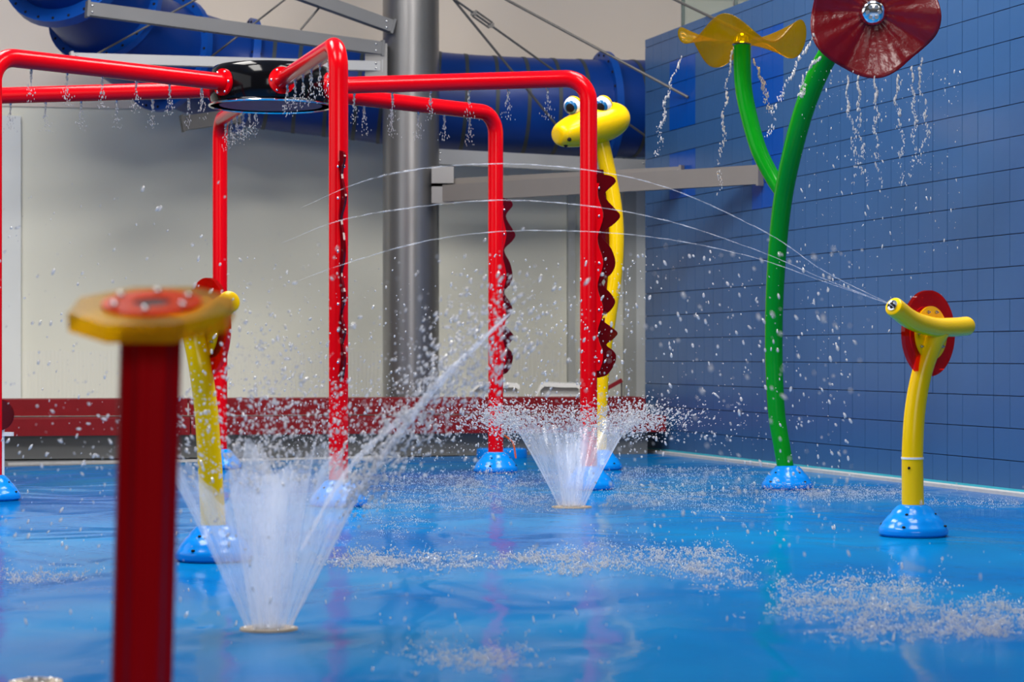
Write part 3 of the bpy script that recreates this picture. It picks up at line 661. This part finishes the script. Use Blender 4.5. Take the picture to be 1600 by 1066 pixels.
jet(k1, [p_-c1+Vector((.01, .02, .012)) for p_ in jp[1:]], [.003, .006, .008, .010, .008, .001], 'water_jet', 9)
jet(k1, [at(*p_)-c1 for p_ in ((470, 860, z1+.05), (520, 770, z1+.03), (560, 715, z1), (620, 660, z1-.02), (660, 630, z1-.05))], [.005, .007, .009, .009, .003], 'water_jet', 6)
# far cone
k2 = empty('water_cone', c2); tag(k2, 'translucent water cone in front of the middle red pipe leg', 'water')
cone(k2, .07, lambda t: (.075+.24*t+.03*t*t, .008+.50*t), .5, 11, 'water_cone', .22)
cone(k2, .05, lambda t: (.05+.05*t, .008+.46*t), .5, 12, 'water_core', .35, name='inner_sheet')
# cannon water arcs
def arc(label, seq, r):
    e = empty('water_arc', noz); tag(e, label, 'water', 'thin water arcs from the spray cannon')
    pts = crom([noz-noz] + [at(*p_)-noz for p_ in seq], 10); n_ = len(pts)
    rr = [r*(.7+.5*i/n_)*(1 if i < .8*n_ else max(.15, (1-i/n_)/.2))*(.75+.5*random.random()) for i in range(n_)]
    jet(e, [p_ for p_ in pts[::1]], rr, 'water_thread', 4, 8, 'stream')
arc('highest thin water arc from spray cannon across the red pipes', [(1290, 425, 10.2), (1200, 365, 10.0), (1050, 296, 9.8), (920, 266, 9.6), (780, 256, 9.5), (650, 265, 9.4), (560, 286, 9.3), (470, 325, 9.3)], .0027)
arc('middle thin water arc from spray cannon across the red pipes', [(1290, 437, 10.2), (1190, 394, 10.0), (1050, 347, 9.8), (920, 322, 9.6), (780, 313, 9.5), (640, 325, 9.4), (530, 345, 9.3), (440, 380, 9.3)], .0024)
arc('lowest thin water arc from spray cannon across the red pipes', [(1290, 441, 10.2), (1180, 403, 10.0), (1050, 375, 9.8), (920, 362, 9.6), (780, 362, 9.5), (660, 378, 9.4), (540, 412, 9.3), (450, 445, 9.3)], .0022)
# fine jets under each arm
for k in range(6):
    a = math.radians(-13.5+60*k); d = np.array((math.cos(a), math.sin(a), 0)); pos = []; rr = []
    for j in range(6):
        o_ = np.array(HC) + d*(.58+j*.26) + np.array((0, 0, ZT-PR)); n_ = 60
        t = rng.random(n_)**1.3; sp = .004+.03*np.clip(t-.25, 0, 1)
        q_ = o_ + np.stack([rng.normal(size=n_)*sp, rng.normal(size=n_)*sp, -.01-t*.19], 1); pos.append(q_); rr.append(.0016+.0024*(1-t)*rng.random(n_)+.0006)
    pos = np.concatenate(pos); rr = np.concatenate(rr)
    nm = ['right arm toward tiled wall', 'right rear arm', 'rear arm behind the hub', 'left rear arm', 'left front arm', 'front arm toward the camera'][k]
    drops('drip_jets', 'row of fine water jets falling from the '+nm, pos, rr, np.tile((0, 0, 1.), (len(pos), 1)), 3.2, 'water_drops', fine=True)
# spray around near cone
n = 2200; th = rng.random(n)*2*math.pi; rr_ = .22+.22*rng.normal(size=n); hz = .46+np.abs(rng.normal(size=n))*.22
pos = np.stack([c1.x+rr_*np.cos(th), c1.y+rr_*np.sin(th), hz], 1); dr = np.stack([np.cos(th), np.sin(th), 1+0*th], 1)+rng.normal(size=(n, 3))*.5
drops('spray_droplets', 'dense spray of droplets thrown up above the near water cone', pos, rad(n, .0012, .006, 2.5), dr, 1+1.5*rng.random(n), 'water_drops')
n = 2400; t = .3+.7*rng.random(n); i0 = np.minimum((t*6).astype(int), 5); fr = t*6-i0; J = np.array([p_[:] for p_ in jp]); c_ = J[i0]*(1-fr)[:, None]+J[np.minimum(i0+1, 6)]*fr[:, None]
sp = .01+.10*t**1.5; pos = c_+rng.normal(size=(n, 3))*sp[:, None]
drops('jet_droplets', 'droplets breaking off the diagonal jet of the near cone', pos, rad(n, .001, .006, 2.2), np.tile((.6, 0, .8), (n, 1))+rng.normal(size=(n, 3))*.3, 1+2.0*rng.random(n), 'water_drops')
# crown of far cone
n = 6500; th = rng.random(n)*2*math.pi; rr_ = .30+.13*np.abs(rng.normal(size=n))*rng.choice([1, 1, 1, 2.4], n); hz = .475+rng.normal(size=n)*.05+.20*(rr_-.3)-.55*np.clip(rr_-.42, 0, 9)**1.3*rng.random(n)
pos = np.stack([c2.x+rr_*np.cos(th)*1.08, c2.y+rr_*np.sin(th), np.maximum(hz, .02)], 1)
drops('crown_droplets', 'ring of fine droplets splashing off the farther water cone', pos, rad(n, .0015, .0062, 2.2), np.stack([np.cos(th), np.sin(th), .5+0*th], 1)+rng.normal(size=(n, 3))*.4, 1+1.2*rng.random(n), 'water_drops')
# wide fields of drops
def field(name, label, n, x0, x1, y0, y1, d0, d1, lo, hi, dirv, st, pw=2.2, mat='water_drops', bias=None):
    px = x0+(x1-x0)*rng.random(n); py = y0+(y1-y0)*(rng.random(n) if bias is None else rng.random(n)**bias); d = d0+(d1-d0)*rng.random(n)
    q_ = P(px, py, d); q_[:, 2] = np.maximum(q_[:, 2], .01)
    return drops(name, label, q_, rad(n, lo, hi, pw), np.tile(dirv, (n, 1))+rng.normal(size=(n, 3))*.25, 1+(st-1)*rng.random(n), mat)
field('falling_drops', 'scattered drops flying in front of the pale wall at left', 420, -20, 360, 280, 860, 6.6, 9.0, .0012, .0062, (.45, 0, 1), 2.6, bias=.75)
field('falling_drops', 'scattered drops flying between the near cone and grey column', 1000, 350, 720, 380, 720, 6.8, 11, .0012, .0055, (.3, 0, 1), 1.8, bias=.5)
field('falling_drops', 'slanting drops falling in front of the blue tiled wall', 620, 960, 1330, 390, 850, 8.0, 11, .0014, .0072, (-.35, 0, 1), 2.6)
field('falling_drops', 'drops flying in front of the two right red pipe legs', 700, 700, 990, 390, 700, 8, 11.5, .0012, .0065, (.4, 0, 1), 2.2, bias=.8)
field('falling_drops', 'drops raining over the red bench behind the cones', 950, 440, 800, 590, 790, 9, 14, .0012, .0045, (.2, 0, 1), 2.2)
field('falling_drops', 'sparse drops raining over the near blue floor', 260, 0, 1600, 740, 1060, 5.6, 8, .001, .0045, (-.15, 0, 1), 4)
field('falling_drops', 'larger blurred drops close to camera before the blue tiled wall', 150, 940, 1360, 370, 830, 4.6, 7, .0014, .0048, (-.4, 0, 1), 2.6, 1.6)
field('falling_drops', 'larger blurred drops close to camera before the red pipe legs', 130, 380, 960, 380, 700, 4.6, 6.6, .0012, .0040, (.3, 0, 1), 2.2, 1.6)
# water running off the two flowers
def strand(pts, n, sp, lo, hi):
    q_ = crom([at(*p_) for p_ in pts], 10); A = np.array([p_[:] for p_ in q_]); t = rng.random(n)*(len(A)-1); i = t.astype(int); fr = (t-i)[:, None]
    c = A[i]*(1-fr)+A[np.minimum(i+1, len(A)-1)]*fr; tt = t/len(A)
    wob = np.stack([.012*np.sin(tt*26+pts[0][0]), .01*np.cos(tt*21), 0*tt], 1)*(.3+tt)[:, None]
    pos = c+wob+rng.normal(size=(n, 3))*(sp*(.25+1.3*tt))[:, None]; return pos, lo+(hi-lo)*rng.random(n)**2*(1.15-.7*tt)
def strands(label, L, n=90, sp=.006, lo=.0018, hi=.0075):
    A = [strand(p_, n, sp, lo, hi) for p_ in L]; pos = np.concatenate([a[0] for a in A]); r_ = np.concatenate([a[1] for a in A])
    drops('running_water', label, pos, r_, np.tile((0, 0, 1.), (len(pos), 1))+rng.normal(size=(len(pos), 3))*.15, 1.3+2*rng.random(len(pos)), 'water_drops')
yd = 13.8
strands('water strands running off the yellow flower', [[(1066, 88, yd), (1048, 130, yd), (1036, 185, yd), (1027, 245, yd)], [(1146, 74, 13.75), (1136, 130, 13.75), (1130, 200, 13.75), (1122, 300, 13.75)], [(1178, 95, 13.9), (1188, 120, 13.9), (1196, 145, 13.9), (1201, 172, 13.9)]], 160)
L = [[(1274, 52, 12.95), (1240, 110, 12.95), (1215, 160, 12.95), (1200, 215, 12.95)], [(1282, 90, 12.9), (1262, 110, 12.9), (1252, 150, 12.9), (1256, 130, 12.9)]]
for x_, y_ in ((1325, 118), (1340, 119), (1366, 119), (1404, 118), (1425, 106), (1440, 92)):
    L.append([(x_, y_, 12.88), (x_+random.uniform(-4, 4), y_+40, 12.86), (x_+random.uniform(-6, 10), y_+95, 12.86), (x_+random.uniform(-6, 14), y_+170, 12.86)])
strands('water strands running off the red flower', L, 130)
field('flower_rain', 'fine rain of drops falling below the red flower', 420, 1250, 1500, 110, 520, 12.4, 13.6, .001, .0055, (0, 0, 1), 3.5, 3, bias=1.5)
# splashes on the floor: clusters of tiny crowns
def splash(name, label, zones, h=.05, lo=.0009, hi=.0035):
    A = []; Rr = []
    for (x0, x1, y0, y1, nc, nd, hs) in zones:
        for _ in range(nc):
            px = random.uniform(x0, x1); py = random.uniform(y0, y1)+(px-x0)/(x1-x0)*0; d = gd(py); c = np.array(at(px, py, d)); c[2] = 0
            nf = max(2, int(nd*random.uniform(.4, 1.5)/9)); s_ = random.uniform(.03, .10)*d/8; nw = 16
            st = rng.normal(size=(nf, nw, 3))*np.array((.011, .016, .004))*d/9; st[:, 0] = rng.normal(size=(nf, 3))*np.array((s_, s_*1.5, .004)); w_ = np.cumsum(st, 1)
            hmax = np.abs(rng.normal(size=(nf, 1)))*h*hs*random.uniform(.2, 1.1); w_[..., 2] = np.abs(w_[..., 2])*.6+hmax*np.linspace(0, 1, nw)[None]+.002
            q_ = (c+w_).reshape(-1, 3); A.append(q_); Rr.append(rad(len(q_), lo, hi*d/9, 2.4))
    A = np.concatenate(A); Rr = np.concatenate(Rr); n_ = len(A)
    drops(name, label, A, Rr, rng.normal(size=(n_, 3))*.5+np.array((0, 0, 1.)), 1+1.2*rng.random(n_), 'water_spray', fine=True)
splash('floor_splash', 'band of white splashes on floor between the two cones', [(500, 830, 872, 888, 30, 90, .8), (830, 1110, 864, 900, 34, 100, 1.0)], .05, .0009, .0042)
splash('floor_splash', 'broad white splash band on the floor at right', [(1230, 1420, 915, 965, 24, 90, .9), (1300, 1600, 945, 1000, 34, 120, .9), (1090, 1250, 870, 920, 14, 40, .6)], .05, .0009, .0040)
splash('floor_splash', 'small white splashes on floor at bottom centre', [(680, 830, 1022, 1046, 13, 90, .8)], .05, .0009, .0040)
splash('floor_splash', 'small white splash on floor at the left', [(15, 85, 898, 912, 10, 60, .6), (100, 180, 895, 905, 3, 30, .4)])
splash('floor_splash', 'fine pale spray over floor between red pipe bases', [(560, 860, 740, 800, 150, 50, .45), (480, 640, 800, 850, 30, 40, .4)], .05, .0008, .0022)
splash('floor_splash', 'fine pale spray over floor near the flower base', [(960, 1180, 735, 800, 110, 50, .5), (1180, 1420, 768, 786, 60, 50, .6), (1430, 1600, 785, 792, 20, 40, .4)], .05, .0008, .0022)
